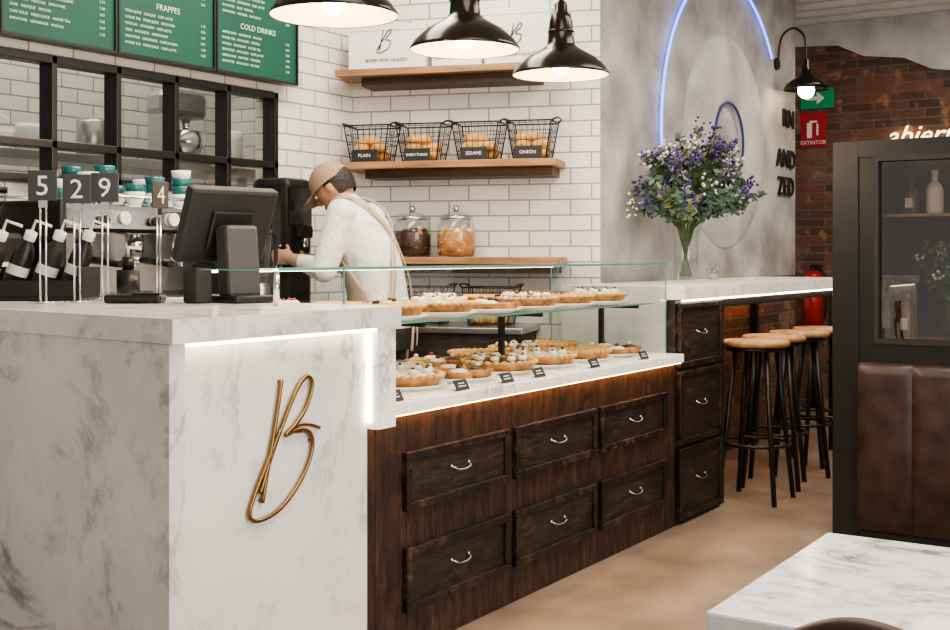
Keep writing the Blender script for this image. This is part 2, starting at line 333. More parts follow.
# ------------------------------------------------------------------ marble counter
b=B()
b.prism([(1.785,1.915),(2.60,1.915),(2.60,2.085),(2.62,3.5),(2.0,3.5)],1.012,1.066,'marble')
b.prism([(1.79,1.93),(1.835,1.93),(2.05,3.45),(2.005,3.45)],0,1.011,'marble')
b.box((1.836,1.965,0),(2.515,2.0,1.011),'marble')
b.box((2.516,1.93,.742),(2.595,2.085,1.011),'marble_glow')
b.box((2.50,2.001,0),(2.53,2.085,.741),'marble')
b.prism([(1.86,2.02),(2.5,2.02),(2.56,3.4),(2.06,3.4)],.0,.99,'woodb')
b.box((1.85,1.935,1.002),(2.51,1.95,1.010),'led')
b.box((2.507,1.95,.76),(2.515,1.962,.997),'led')
b.done('marble_counter')
u=lambda a,v:(2.06+.25*a,1.955,.578+.33*v)
b=B(); b.tube(cat([u(.44,.99),u(.36,.7),u(.26,.4),u(.17,.12)],6),.0055,'brass')
b.tube(cat([u(.72,.585),u(.56,.60),u(.70,.635),u(.86,.62),u(1.0,.585)],8),.005,'brass')
b.tube(cat([u(.14,.19),u(.28,.42),u(.47,.68),u(.66,.9),u(.80,.985),u(.88,.95),u(.87,.86),u(.77,.73),u(.62,.63),u(.50,.575),u(.68,.60),u(.85,.56),u(.89,.45),u(.80,.30),u(.62,.15),u(.38,.035),u(.12,.0),u(.0,.05),u(.05,.17),u(.2,.36),u(.42,.62)],8),.0055,'brass')
for p in (u(.44,.97),u(.17,.14),u(.88,.5)): b.cyl(p,(p[0],1.9645,p[2]),.004,'brass')
b.done('brass_logo')
def drawer(b,x0,x1,z0,z1,y):
    t=.026; m='woodf'
    b.box((x0,y-.022,z0),(x1,y,z0+t),m,.004).box((x0,y-.022,z1-t),(x1,y,z1),m,.004).box((x0,y-.022,z0+t),(x0+t,y,z1-t),m,.004).box((x1-t,y-.022,z0+t),(x1,y,z1-t),m,.004)
    b.box((x0+t,y-.010,z0+t),(x1-t,y,z1-t),'woodb')
    c=(x0+x1)/2; z=(z0+z1)/2+.004; w=.05
    b.tube(cat([(c-w,y-.012,z+.008),(c-w*.85,y-.026,z+.002),(c-w*.4,y-.03,z-.005),(c+w*.4,y-.03,z-.005),(c+w*.85,y-.026,z+.002),(c+w,y-.012,z+.008)],5),.0026,'steel')
    b.sph((c-w,y-.013,z+.008),.006,'steel',seg=8).sph((c+w,y-.013,z+.008),.006,'steel',seg=8)
FY=2.145
b=B(); b.box((2.63,FY+.012,.06),(4.955,2.72,.72),'wood')
x=2.63
while x<4.95:
    w=min(.155,4.955-x); b.box((x+.001,FY,.0),(x+w-.001,FY+.0115,.719),'wood',.0015); x+=.155
for x0,x1 in ((2.915,3.51),(3.556,4.165),(4.208,4.83)):
    drawer(b,x0,x1,.43,.61,FY); drawer(b,x0,x1,.125,.32,FY)
b.box((2.63,FY-.03,.7255),(4.955,FY-.02,.730),'ledw')
b.done('drawer_cabinet')
B().box((2.63,2.10,.731),(4.955,2.76,.768),'marble_glow',.004).done('marble_ledge')
# display case
b=B(); GX0,GX1,GY0,GY1,GZ=2.66,4.90,2.165,2.74,1.16
b.poly([(GX0,GY0,.769),(GX1,GY0,.769),(GX1,GY0,GZ),(GX0,GY0,GZ)],'glassg')
b.poly([(GX1,GY0+.001,.769),(GX1,GY1,.769),(GX1,GY1,GZ),(GX1,GY0+.001,GZ)],'glassg')
b.poly([(GX0,GY0+.001,.769),(GX0,GY1,.769),(GX0,GY1,GZ),(GX0,GY0+.001,GZ)],'glassg')
b.poly([(2.38,GY0-.008,GZ+.004),(GX1+.005,GY0-.008,GZ+.004),(GX1+.005,GY1,GZ+.004),(2.38,GY1-.3,GZ+.004)],'glassg')
b.box((2.38,GY0-.010,GZ+.000),(GX1+.005,GY0-.0085,GZ+.009),'glassedge')
b.box((GX1-.006,GY0-.003,.769),(GX1+.002,GY0-.0005,GZ),'glassedge'); b.box((GX1-.001,GY1,.769),(GX1+.005,GY1+.003,GZ),'glassedge'); b.box((GX0-.001,GY0-.003,.769),(GX0+.005,GY0-.0005,GZ),'glassedge')
b.box((3.92,GY0-.0015,.769),(3.9225,GY0-.0005,GZ),'glassedge')
b.box((2.38,2.44,GZ+.001),(2.39,2.18,GZ+.004),'glassedge')
SZ=.99
b.poly([(GX0+.01,GY0+.06,SZ),(GX1-.01,GY0+.06,SZ),(GX1-.01,GY1-.06,SZ),(GX0+.01,GY1-.06,SZ)],'glassg'); b.box((GX0+.01,GY0+.058,SZ-.003),(GX1-.01,GY0+.0595,SZ+.003),'glassedge')
for x in (3.18,3.95,4.8):
    b.box((x-.010,2.42,.769),(x+.010,2.44,SZ-.004),'black').box((x-.010,2.44,SZ+.003),(x+.010,2.455,SZ+.06),'black').box((x-.008,2.25,SZ-.02),(x+.008,2.68,SZ-.004),'black')
b.box((GX0,GY1,.769),(GX1,GY1+.012,.79),'steel').box((GX0,GY1-.01,GZ-.012),(GX1,GY1+.0,GZ-.001),'led')
b.box((4.93,GY0+.02,.769),(4.954,2.70,1.064),'plaster_l')
b.cyl((2.41,2.19,1.067),(2.41,2.19,GZ),.008,'chrome')
b.done('glass_display_case')
def tray(loc,kind,w=.30):
    b=B()
    b.lathe([(0,0),(w*.36,0),(w*.5,.014),(w*.49,.017),(w*.35,.006),(0,.006)],(0,0,0),'white',28)
    s=w/.30
    if kind=='tart':
        for q in range(4):
            o=((q%2-.5)*.12*s,(q//2-.5)*.12*s,.010); b.lathe([(0,.0),(.045*s,0),(.056*s,.024),(.052*s,.028),(.046*s,.02),(0,.022)],o,'crust',20)
            b.sph((o[0],o[1],.034),(.036*s,.036*s,.014),['cream','choc','bun','cream'][q],seg=10); b.sph((o[0],o[1],.052),(.010,.010,.008),['choc','cream','cream','redj'][q],seg=8)
    elif kind in('pie','creampie','chocpie'):
        r=s
        b.lathe([(0,.010),(.115*r,.010),(.14*r,.042),(.13*r,.048),(.12*r,.038),(0,.042)],(0,0,0),'crust',32)
        for k in range(28): a=2*math.pi*k/28; b.sph((.133*r*math.cos(a),.133*r*math.sin(a),.045),(.013,.013,.008),'bun',seg=6)
        if kind=='pie':
            for k in range(-3,4):
                h=math.sqrt(max(0,.118**2-(k*.034)**2))*r; b.box((k*.034*r-.006,-h,.038),(k*.034*r+.006,h,.047),'bun',.002); b.box((-h,k*.034*r-.006,.040),(h,k*.034*r+.006,.049),'bun',.002)
        else:
            m1,m2=('cream','choc') if kind=='creampie' else ('choc','cream')
            b.lathe([(.12*r,.040),(.10*r,.050),(0,.054)],(0,0,0),m1,28)
            for k in range(9): a=2*math.pi*k/9; b.sph((.09*r*math.cos(a),.09*r*math.sin(a),.056),(.018,.018,.013),'cream',seg=8); b.sph((.09*r*math.cos(a),.09*r*math.sin(a),.07),(.006,.006,.005),m2 if kind=='creampie' else 'redj',seg=6)
    else:
        for ix in range(3):
            for iy in range(3):
                x=(ix-1)*.088*s; y=(iy-1)*.092*s; top={'choc':'choc','cream':'cream','mix':['choc','cream','bun'][(ix+iy)%3]}[kind]; z0=.012
                b.lathe([(.026+.017*math.cos(2*math.pi*k/10),z0+.018+.017*math.sin(2*math.pi*k/10)) for k in range(11)],(x,y,0),'crust',16)
                b.lathe([(.026+.018*math.cos(math.pi*k/6),z0+.020+.018*math.sin(math.pi*k/6)) for k in range(7)],(x,y,0),top,16)
    return b.done('pastry_tray',loc)
for i,k in enumerate(['pie','creampie','tart','chocpie','creampie','pie','tart']): tray((2.86+.305*i,2.33,.769),k,.30)
for i,k in enumerate(['creampie','pie','mix','tart','pie','chocpie','pie']): tray((2.84+.305*i,2.61,.769),k,.25)
for i,k in enumerate(['tart','pie','creampie','tart','chocpie','pie','creampie']): tray((2.84+.30*i,2.37,SZ+.002),k,.27)
for i,k in enumerate(['chocpie','pie','tart','creampie','pie','tart','choc']): tray((2.86+.30*i,2.59,SZ+.002),k,.17)
for i,x in enumerate((2.86,3.22,3.5,3.72,4.15,4.6)):
    b=B(); T=Matrix.Rotation(-.5,4,'X'); b.box((-.036,-.003,0),(.036,.0,.036),'blackm',mat=T).box((-.022,-.0035,.012),(.022,-.003,.015),'white',mat=T).box((-.017,-.0035,.022),(.017,-.003,.025),'white',mat=T).box((-.03,0,0),(.03,.02,.002),'blackm')
    b.done('price_tag',(x,2.125,.7685))
b=B().box((4.96,FY,0),(5.49,2.695,1.0),'woodf')
for z0,z1 in ((.70,.99),(.355,.685),(.02,.34)): drawer(b,4.975,5.475,z0,z1,FY)
b.done('tall_drawer_cabinet')
b=B().box((4.96,2.10,1.005),(7.62,2.698,1.066),'marble_glow',.004).box((4.97,2.11,.996),(7.6,2.12,1.004),'led').box((5.5,2.55,.996),(7.6,2.56,1.004),'ledw')
for x in (5.54,7.44):
    b.box((x-.022,2.15,0),(x+.022,2.19,.996),'black').box((x-.02,2.19,.95),(x+.02,2.69,.995),'black').box((x-.02,2.65,0),(x+.02,2.69,.949),'black')
b.box((5.57,2.16,.955),(7.41,2.18,.995),'black')
b.done('bar_counter')
def stool(loc,rz):
    b=B(); b.lathe([(0,.785),(.155,.785),(.165,.777),(.165,.763),(.155,.755),(0,.755)],(0,0,0),'seat',28)
    b.lathe([(.10,.754),(.145,.754),(.145,.735),(.10,.735),(.10,.754)],(0,0,0),'black',24)
    for k in range(4):
        a=math.pi/4+k*H2; b.cyl((.20*math.cos(a),.20*math.sin(a),0),(.11*math.cos(a),.11*math.sin(a),.74),.013,'black',seg=8)
    r=.11+.09*(1-.28/.74); b.tube([(r*math.cos(2*math.pi*k/24),r*math.sin(2*math.pi*k/24),.28) for k in range(24)],.009,'black',closed=True)
    b.done('bar_stool',loc,rz)
for i,x in enumerate((5.73,6.14,6.56,6.98)): stool((x,2.10 if i else 2.05,0),.2*i)
# vase with flowers
b=B(); b.lathe([(0,.0),(.052,0),(.058,.01),(.062,.12),(.06,.22),(.068,.27)],(0,0,0),'glass',28); b.lathe([(0,.012),(.05,.012),(.056,.12),(.056,.13),(0,.13)],(0,0,0),'glass',24)
R=random.Random(3)
def leaf(b,p,d,n,l,w,m):
    d=d.normalized(); s_=d.cross(n);
    if s_.length<.01: s_=d.cross(Vector((1,0,0)))
    s_=s_.normalized()*w/2; p=Vector(p)
    up=d.cross(s_).normalized()*l*.08
    b.poly([p,p+d*l*.3+s_*.9+up,p+d*l*.65+s_*.8+up,p+d*l,p+d*l*.65-s_*.8+up,p+d*l*.3-s_*.9+up],m,True)
for k in range(112):
    a=R.uniform(0,2*math.pi); el=R.uniform(.02,1.4); rad=R.uniform(.24,.44)
    tip=Vector((math.cos(a)*math.cos(el)*rad*1.05,math.sin(a)*math.cos(el)*rad*.76-.05,.345+math.sin(el)*rad*1.02))
    if tip.y>.2: tip.y=.2
    base=Vector((-math.cos(a)*.03,-math.sin(a)*.03,.03)); mid=Vector((math.cos(a)*.04,math.sin(a)*.04,.27)); pts=cat([base,mid,(mid+tip)/2+Vector((0,0,.04)),tip],6)
    b.tube(pts,.0022,'leaf',seg=5)
    kind=R.random(); m='leafg' if kind<.45 else ('leaf' if kind<.80 else 'leafy')
    for q in range(8,len(pts)):
        for _ in range(4):
            d=Vector((R.uniform(-1,1),R.uniform(-1,1),R.uniform(-.5,1))); leaf(b,pts[q],d,Vector((R.random(),R.random(),R.random())),R.uniform(.03,.055),R.uniform(.014,.026),m)
    fl=R.random()
    if fl<.56 and tip.z>.36:
        fm='purple' if fl<.24 else ('lilac' if fl<.36 else 'petalw')
        for _ in range(18):
            q=tip+Vector((R.gauss(0,.020),R.gauss(0,.020),R.gauss(0,.028))); b.sph(q,R.uniform(.005,.010),fm,seg=6)
b.done('vase_with_flowers',(5.73,2.42,1.067),recalc=False)
B().lathe([(0,0),(.03,0),(.033,.07),(.03,.07),(.028,.008),(0,.008)],(0,0,0),'glass',20).cyl((0,0,.009),(0,0,.04),.025,'cream').done('candle_glass',(6.1,2.42,1.067))
# ------------------------------------------------------------------ pendant lamps
for x in (2.645,3.32,3.98):
    b=B(); prof=[(.182,-.004),(.184,0),(.180,.008),(.165,.03),(.13,.062),(.085,.088),(.058,.105),(.052,.115),(.049,.15),(.044,.20),(.036,.225),(.026,.235),(.024,.265),(.012,.28),(.003,.285)]
    b.lathe(prof,(0,0,0),'lamp',48)
    b.lathe([(.180,-.002),(.16,.026),(.125,.058),(.08,.083),(.045,.098),(0,.10)],(0,0,0),'lampin',48); b.lathe([(.182,-.004),(.180,-.002)],(0,0,0),'lamp',48)
    b.lathe([(.0485,.155),(.052,.16),(.0485,.165)],(0,0,0),'lamp',32)
    b.cyl((0,0,.28),(0,0,1.165),.004,'black',seg=8).cyl((0,0,.06),(0,0,.1),.02,'white').sph((0,0,.035),(.032,.032,.036),'bulb')
    b.done('pendant_lamp',(x,2.185,1.885))
    l=D.lights.new('pendant_light','POINT'); l.energy=12; l.color=(1,.74,.46); l.shadow_soft_size=.04; o=D.objects.new('pendant_light',l); o.location=(x,2.185,1.85); SC.collection.objects.link(o)
# ------------------------------------------------------------------ shelves on S wall
def shelf(x0,x1,z,name,dep=.25):
    B().box((x0,-dep,z),(x1,-.001,z+.035),'shelf',.003).box((x0+.12,-dep+.06,z-.045),(x1-.03,-.001,z-.001),'shelfd').done(name,SO,SA)
shelf(.0,1.05,2.10,'floating_shelf'); shelf(.02,1.13,1.635,'floating_shelf'); shelf(.24,1.14,1.16,'floating_shelf',.28)
for x0,x1,h in ((.05,.46,.225),(.49,.745,.22),(.76,1.09,.275)):
    b=B().box((x0,-.19,2.136),(x1,-.06,2.136+h),'card',.004).box((x0+.01,-.192,2.136+h-.03),(x1-.01,-.1905,2.136+h-.028),'plaster').done('bakery_box',SO,SA)
    cxm=(x0+x1)/2; c=B(); w=lambda a,v:(cxm-.05+.085*a,-.194,2.136+.085+.115*v)
    c.tube(cat([w(.4,1),w(.15,.1)],4),.0022,'black',5); c.tube(cat([w(.1,.2),w(.45,.7),w(.8,1),w(.85,.85),w(.5,.58),w(.85,.5),w(.7,.2),w(.2,0),w(0,.1),w(.4,.6)],6),.0022,'black',5); c.done('emblem',parent=b)
    text('BORN AND GLAZED',.024,(cxm,-.193,2.136+.04),(H2,0,0),'blackm',b)
def basket(x,w,lab,yo=-.125,z0=1.672):
    b=B(); h=.185; dp=.19
    def ring(t):
        a=w/2-.045+.03*t; c=dp/2-.02+.02*t
        return [(x-a,yo-c,z0+h*t),(x+a,yo-c,z0+h*t),(x+a,yo+c,z0+h*t),(x-a,yo+c,z0+h*t)]
    for t in (0.02,.25,.5,.75,1):
        r=ring(t)
        for k in range(4): b.cyl(r[k],r[(k+1)%4],.004 if t in (1,.02) else .0016,'black',seg=6)
    a=ring(.02); c=ring(1)
    for k in range(4):
        n=7 if k%2==0 else 5
        for j in range(n+1):
            t=j/n; p=Vector(a[k]).lerp(Vector(a[(k+1)%4]),t); q=Vector(c[k]).lerp(Vector(c[(k+1)%4]),t); b.cyl(p,q,.0016 if 0<j<n else .0035,'black',seg=6)
    for sx in (-1,1):
        e=x+sx*(w/2-.015); b.tube(cat([(e,yo-.075,z0+h),(e+sx*.022,yo-.055,z0+h+.014),(e+sx*.022,yo+.055,z0+h+.014),(e,yo+.075,z0+h)],4),.005,'black')
    rr=random.Random(int(x*100))
    for k in range(8):
        b.sph((x+(k%3-1)*(w-.12)/3,yo+rr.uniform(-.035,.035),z0+.035+.038*(k//3)),(.044,.04,.027),'bun',seg=10)
    if lab: b.box((x-.068,yo-.118,z0-.006),(x+.068,yo-.113,z0+.060),'blackm',.002)
    o=b.done('wire_basket',SO,SA)
    if lab: text(lab,.024 if len(lab)<8 else .019,(x,yo-.12,z0+.022),(H2,0,0),'white',o)
basket(.155,.265,'PLAIN'); basket(.43,.265,'EVERYTHING'); basket(.72,.265,'SESAME'); basket(.99,.25,'ONION')
B().box((.30,-.38,0),(.98,-.004,.83),'woodb').box((.28,-.40,.831),(1.0,-.003,.86),'steel',.004).done('staff_worktop',SO,SA)
basket(.46,.28,'',-.2,.862); basket(.80,.28,'',-.2,.862)
for x,m in ((.37,'bean'),(.60,'cook')):
    b=B(); b.lathe([(0,.0),(.085,0),(.095,.012),(.098,.12),(.09,.165),(.07,.185)],(x,-.13,1.196),'glass',32)
    b.lathe([(0,.004),(.086,.006),(.092,.05),(.092,.11),(.082,.125),(.04,.135),(0,.13)],(x,-.13,1.196),'shelfd' if m=='bean' else 'crust',24)
    rj=random.Random(int(x*50))
    for k in range(60):
        a=rj.uniform(0,6.28); rad=.078 if k<45 else rj.uniform(0,.07); z=rj.uniform(.02,.12) if k<45 else .13
        T=Matrix.Translation((x+rad*math.cos(a),-.13+rad*math.sin(a),1.196+z))@Matrix.Rotation(a,4,'Z')@Matrix.Rotation(rj.uniform(-1,1),4,'X')
        b.sph((0,0,0),(.015,.02,.012),('choc' if rj.random()<.7 else 'crust') if m=='bean' else ('bun' if rj.random()<.5 else 'redj' if rj.random()<.3 else 'cream'),mat=T,seg=7)
    b.lathe([(.08,.186),(.082,.2),(.06,.215),(.02,.225),(.0,.225)],(x,-.13,1.196),'glass',28); b.lathe([(.081,.186),(.085,.192),(.081,.2)],(x,-.13,1.196),'steel',28); b.sph((x,-.13,1.435),.017,'steel'); b.done('cookie_jar',SO,SA)
# ------------------------------------------------------------------ menu boards
BZ=2.03
words=['Americano','Cafe solo','Cafe latte','Cappuccino','Mocha','Smoothie','Iced latte','Matcha','Croque','Fresh juice','Avocado','House tea','Croissant','Lemonade','Chai']
rr=random.Random(5)
for i,(x0,x1,tt) in enumerate(((2.22,2.74,'COFFEE'),(2.765,3.285,'TOASTS'),(3.31,3.835,'FRAPPES'),(3.86,4.385,'COLD DRINKS'))):
    b=B().box((x0,3.86,BZ),(x1,3.885,2.85),'green').box((x0-.01,3.85,BZ-.012),(x1+.01,3.89,BZ),'black').box((x0-.01,3.85,BZ),(x0,3.89,2.86),'black').box((x1,3.85,BZ),(x1+.01,3.89,2.86),'black').box((x0-.01,3.85,2.85),(x1+.01,3.89,2.862),'black')
    b.box((x0+.05,3.885,2.6),(x0+.08,3.939,2.63),'black').box((x1-.08,3.885,2.6),(x1-.05,3.939,2.63),'black')
    o=b.done('menu_board')
    hz=2.235 if i>=2 else 2.40
    text(tt,.036,((x0+x1)/2,3.857,hz),(H2,0,0),'text',o,'title')
    def mk(z):
        ln='   '.join(rr.sample(words,3)).upper()
        text(ln,.0155,(x0+.03,3.857,z),(H2,0,0),'text',o,'menu_lines',align='LEFT')
        text('%.2f'%rr.uniform(1,7),.0155,(x1-.075,3.857,z),(H2,0,0),'text',o,'menu_price',align='LEFT')
    z=hz-.034
    while z>BZ+.03: mk(z); z-=.026
    z=hz+.06
    while z<2.6: mk(z); z+=.026
# ------------------------------------------------------------------ back counter and machines
B().box((1.6,3.52,0),(4.5,3.935,.88),'woodb').box((1.58,3.50,.881),(4.52,3.937,.92),'steel',.004).done('back_counter')
b=B()
b.box((-.42,-.20,.06),(.42,.2,.12),'steel',.01).box((-.42,.0,.12),(.42,.2,.40),'steel',.02).box((-.42,-.20,.36),(.42,.2,.47),'chrome',.02)
b.box((-.43,-.21,.05),(-.40,.21,.48),'black',.01).box((.40,-.21,.05),(.43,.21,.48),'black',.01)
for x in (-.38,.38):
    for y in (-.15,.15): b.cyl((x,y,0),(x,y,.06),.02,'black')
for x in (-.24,0,.24):
    b.cyl((x,-.10,.28),(x,-.10,.36),.035,'chrome').cyl((x,-.10,.255),(x,-.10,.28),.042,'steel').cyl((x,-.14,.265),(x,-.30,.25),.014,'black').cyl((x,-.1,.24),(x,-.1,.255),.012,'chrome')
    b.cyl((x+.1,-.205,.42),(x+.1,-.215,.42),.025,'white').cyl((x,-.2,.41),(x,-.225,.41),.018,'black')
for x in (-.36,.36): b.tube(cat([(x,-.2,.38),(x,-.26,.34),(x,-.25,.2),(x,-.24,.14)],5),.006,'chrome')
for k in range(9): b.box((-.38+k*.09,-.19,.121),(-.34+k*.09,-.02,.125),'chrome')
b.tube([(-.4,-.19,.50),(.4,-.19,.50)],.006,'chrome').tube([(-.4,.19,.50),(.4,.19,.50)],.006,'chrome')
for x in (-.4,0,.4): b.cyl((x,-.19,.47),(x,-.19,.5),.005,'chrome').cyl((x,.19,.47),(x,.19,.5),.005,'chrome')
b.done('espresso_machine',(3.18,3.72,.921))
def cupstack(b,x,y,z,n,wh=3):
    for k in range(n):
        zz=z+k*.032; b.lathe([(0,zz),(.022,zz),(.036,zz+.03),(.04,zz+.055),(.037,zz+.055),(.03,zz+.02),(0,zz+.012)],(x,y,0),'teal' if (k+int(x*50))%wh else 'white',18)
        b.tube([(x+.036,y,zz+.045),(x+.055,y,zz+.04),(x+.052,y,zz+.02),(x+.033,y,zz+.015)],.004,'teal',6)
b=B()
for k,(x,y) in enumerate([(-.33,-.08),(-.22,-.1),(-.11,-.06),(.0,-.1),(.12,-.08),(.24,-.1),(.33,-.06),(-.28,.06),(-.15,.08),(.06,.08),(.2,.08)]): cupstack(b,x,y,0,2+(k*7)%3)
b.done('cup_stack',(3.18,3.72,1.392))
b=B()
b.box((-.10,-.12,0),(.10,.12,.36),'black',.02).box((-.07,-.2,.0),(.07,-.1,.04),'black',.01).box((-.05,-.18,.22),(.05,-.1,.26),'chrome',.005).lathe([(.04,.36),(.05,.38),(.09,.50)],(0,0,0),'glass').cyl((0,0,.50),(0,0,.52),.09,'black').lathe([(0,.37),(.045,.385),(.07,.45),(0,.45)],(0,0,0),'bean')
b.done('coffee_grinder',(2.58,3.72,.921))
B().box((2.12,3.80,1.44),(2.72,3.93,1.46),'shelf').done('cup_shelf')
b=B()
for k in range(6): cupstack(b,-.25+k*.1,0,0,2+(k%2))
b.done('cup_stack',(2.42,3.865,1.461))
B().box((-.095,-.11,0),(.095,.11,.64),'black',.03).box((-.08,-.115,.42),(.08,-.111,.60),'screen',.002).box((-.07,-.17,.0),(.07,-.12,.03),'steel',.004).cyl((0,-.14,.32),(0,-.14,.38),.015,'chrome').box((-.04,-.16,.36),(.04,-.112,.42),'black',.01).done('hot_water_dispenser',(4.22,3.80,.921))
B().lathe([(0,0),(.075,0),(.08,.02),(.06,.14),(.05,.16),(0,.16)],(0,0,0),'steel',24).lathe([(.045,.16),(.05,.18),(.072,.40)],(0,0,0),'glass',24).cyl((0,0,.40),(0,0,.43),.07,'black').tube(cat([(.07,0,.38),(.12,0,.36),(.12,0,.24),(.06,0,.22)],5),.009,'black').box((-.03,-.085,.04),(.03,-.06,.10),'black',.004).done('blender_jug',(3.92,3.68,.921))
# ------------------------------------------------------------------ counter items
CZ=1.067
for n_,x,y,s_ in (('5',2.19,2.87,1),('2',2.275,2.83,.98),('9',2.35,2.80,1),('4',2.50,2.74,.95)):
    b=B().cyl((0,0,0),(0,0,.005),.035,'chrome',seg=24); b.cyl((-.008,0,.005),(-.008,0,.30),.0028,'chrome',seg=8).cyl((.008,0,.005),(.008,0,.30),.0028,'chrome',seg=8)
    b.box((-.012,-.004,.27),(.012,.004,.30),'chrome').box((-.040,-.008,.29),(.040,-.002,.375),'dgrey',.002)
    o=b.done('table_number_stand',(x,y,CZ),math.radians(-50 if n_!='4' else 10),scale=s_); text(n_,.08,(0,-.0095,.305),(H2,0,0),'white',o)
b=B(); b.box((-.07,-.13,0),(.07,.07,.02),'black',.006)
T=Matrix.Translation((.0,-.03,.02))@Matrix.Rotation(-.1,4,'X'); b.box((-.055,-.045,-.01),(.055,.02,.20),'dgrey',.012,mat=T)
T=Matrix.Translation((0,.03,.225))@Matrix.Rotation(.40,4,'X'); b.box((-.15,-.02,-.115),(.15,.02,.115),'blackm',.012,mat=T).box((-.14,.0205,-.10),(.14,.022,.10),'screen',mat=T).box((-.07,-.033,-.07),(.07,-.02,.05),'black',.006,mat=T)
b.box((-.145,-.04,.0),(-.09,.03,.10),'blackm',.006)
b.done('pos_terminal',(2.55,2.49,CZ),math.radians(-12))
B().box((-.04,-.08,0),(.04,.08,.025),'black',.008).box((-.035,-.075,.0251),(.035,-.0,.028),'screen').done('card_reader',(2.34,2.66,CZ),.6)
B().cyl((0,0,0),(0,0,.09),.035,'black').cyl((0,0,.09),(.0,0,.13),.018,'black').tube([(0,0,.13),(0,0,.16),(.05,0,.155)],.005,'white').done('sauce_bottle',(2.54,2.92,CZ))
b=B().box((-.20,-.10,0),(.20,.10,.012),'black',.004).box((-.20,-.10,.012),(-.185,.10,.10),'black').box((.185,-.10,.012),(.20,.10,.10),'black').box((-.20,.09,.012),(.20,.10,.10),'black').box((-.20,-.10,.012),(.20,-.09,.06),'black')
for k in range(4):
    T=Matrix.Translation((-.135+k*.088,.0,.02))@Matrix.Rotation(.35,4,'Y')
    t3=T.to_3x3(); o=T.translation
    b.lathe([(0,0),(.030,0),(.032,.01),(.032,.12),(.026,.15),(.014,.165),(.014,.18)],o,'black' if k%2 else 'blackm',18,mat=t3).lathe([(.0325,.06),(.0325,.09)],o,'white',18,mat=t3).lathe([(.016,.17),(.018,.175),(.018,.20),(.0,.205)],o,'white',14,mat=t3)
    b.tube([T@Vector((0,0,.2)),T@Vector((0,0,.235)),T@Vector((.05,0,.235))],.005,'white',6)
b.done('syrup_bottle_rack',(2.33,3.14,CZ),math.radians(-55))
# ------------------------------------------------------------------ barista
PA=math.radians(106); P0=(4.29,3.27,0)
root=D.objects.new('barista',None); SC.collection.objects.link(root); root.location=P0; root.rotation_euler=(0,0,PA)
tor=[((0,0,.78),.118,.165),((0,0,.86),.128,.18),((0,0,.94),.126,.178),((.012,0,1.04),.122,.168),((.042,0,1.15),.13,.176),((.078,0,1.26),.138,.19),((.11,0,1.35),.13,.198),((.135,0,1.405),.105,.185),((.155,0,1.44),.078,.13),((.17,0,1.465),.058,.07),((.195,0,1.50),.05,.055)]
HM=Matrix.Translation((.235,0,1.515))@Matrix.Rotation(math.radians(38),4,'Y')
b=B(); b.loft(tor,'shirt')
b.cyl((.165,0,1.44),(.215,0,1.52),.052,'shirt',.05)
b.sph((0,0,0),(.092,.074,.10),'shirt',mat=HM,seg=24).sph((.03,0,-.055),(.058,.05,.058),'shirt',mat=HM).sph((.095,0,-.018),(.018,.012,.022),'shirt',mat=HM,seg=10).sph((.07,0,.02),(.03,.05,.014),'shirt',mat=HM,seg=10)
b.sph((.084,0,-.062),(.012,.024,.008),'shirt',mat=HM,seg=10).sph((.075,0,-.09),(.02,.025,.018),'shirt',mat=HM,seg=10)
for s_ in (-1,1):
    b.sph((-.005,s_*.075,-.015),(.018,.01,.03),'shirt',mat=HM,seg=10)
    sh=(.12,s_*.172,1.38); el=(.17,s_*.245,1.14); wr=(.395,s_*.085,1.185)
    b.sph(sh,.068,'shirt').cyl(sh,el,.067,'shirt',.055).sph(el,.056,'shirt').cyl(el,wr,.056,'shirt',.028).sph(wr,.027,'shirt')
    pm=(.44,s_*.062,1.195); b.sph(pm,(.045,.014,.038),'shirt').cyl(wr,pm,.024,'shirt',.022)
    for k,(L1,zz) in enumerate(((.034,.028),(.038,.010),(.035,-.009),(.028,-.027))):
        a=(.465,s_*.058,1.195+zz); c1=(.465+L1,s_*.05,1.195+zz); c2=(.475+L1+.012,s_*.025,1.193+zz); c3=(.465+L1,s_*.006,1.19+zz)
        for p,q,r0,r1 in ((a,c1,.0095,.009),(c1,c2,.009,.0085),(c2,c3,.0085,.007)): b.cyl(p,q,r0,'shirt',r1,seg=10); b.sph(q,r1,'shirt',seg=8)
    t0=(.43,s_*.055,1.22); t1=(.445,s_*.03,1.245); t2=(.465,s_*.02,1.25); b.cyl(t0,t1,.011,'shirt',.0095,seg=10).cyl(t1,t2,.0095,'shirt',.008,seg=10).sph(t1,.0095,'shirt',seg=8).sph(t2,.008,'shirt',seg=8)
    hp=(0,s_*.088,.84); kn=(.02,s_*.1,.48); an=(-.01,s_*.1,.09)
    b.sph(hp,.09,'shirt').cyl(kn,hp,.062,'shirt',.09).sph(kn,.062,'shirt').cyl(an,kn,.045,'shirt',.062).sph(an,.045,'shirt').sph((.06,s_*.1,.045),(.13,.045,.045),'shirt')
body=b.done('body',parent=root)
md=body.modifiers.new('r','REMESH'); md.mode='VOXEL'; md.voxel_size=.0065; md.use_smooth_shade=True
ms=body.modifiers.new('s','SMOOTH'); ms.factor=.5; ms.iterations=4
bpy.context.view_layer.update(); dg=bpy.context.evaluated_depsgraph_get()
me=D.meshes.new_from_object(body.evaluated_get(dg)); body.modifiers.clear(); body.data=me; me.materials.clear()
for k in ('shirt','skin','pants','blackm'): me.materials.append(M[k])
hc=Vector((.235,0,1.515))
for p in me.polygons:
    c=p.center; p.use_smooth=True; i=0
    if c.z<.10: i=3
    elif c.z<.88 : i=2
    elif c.x>.335 and c.z<1.33: i=1
    elif (c-hc).length<.15 and (c.z-1.455)+(c.x-.17)*.55>0: i=1
    p.material_index=i
b=B()
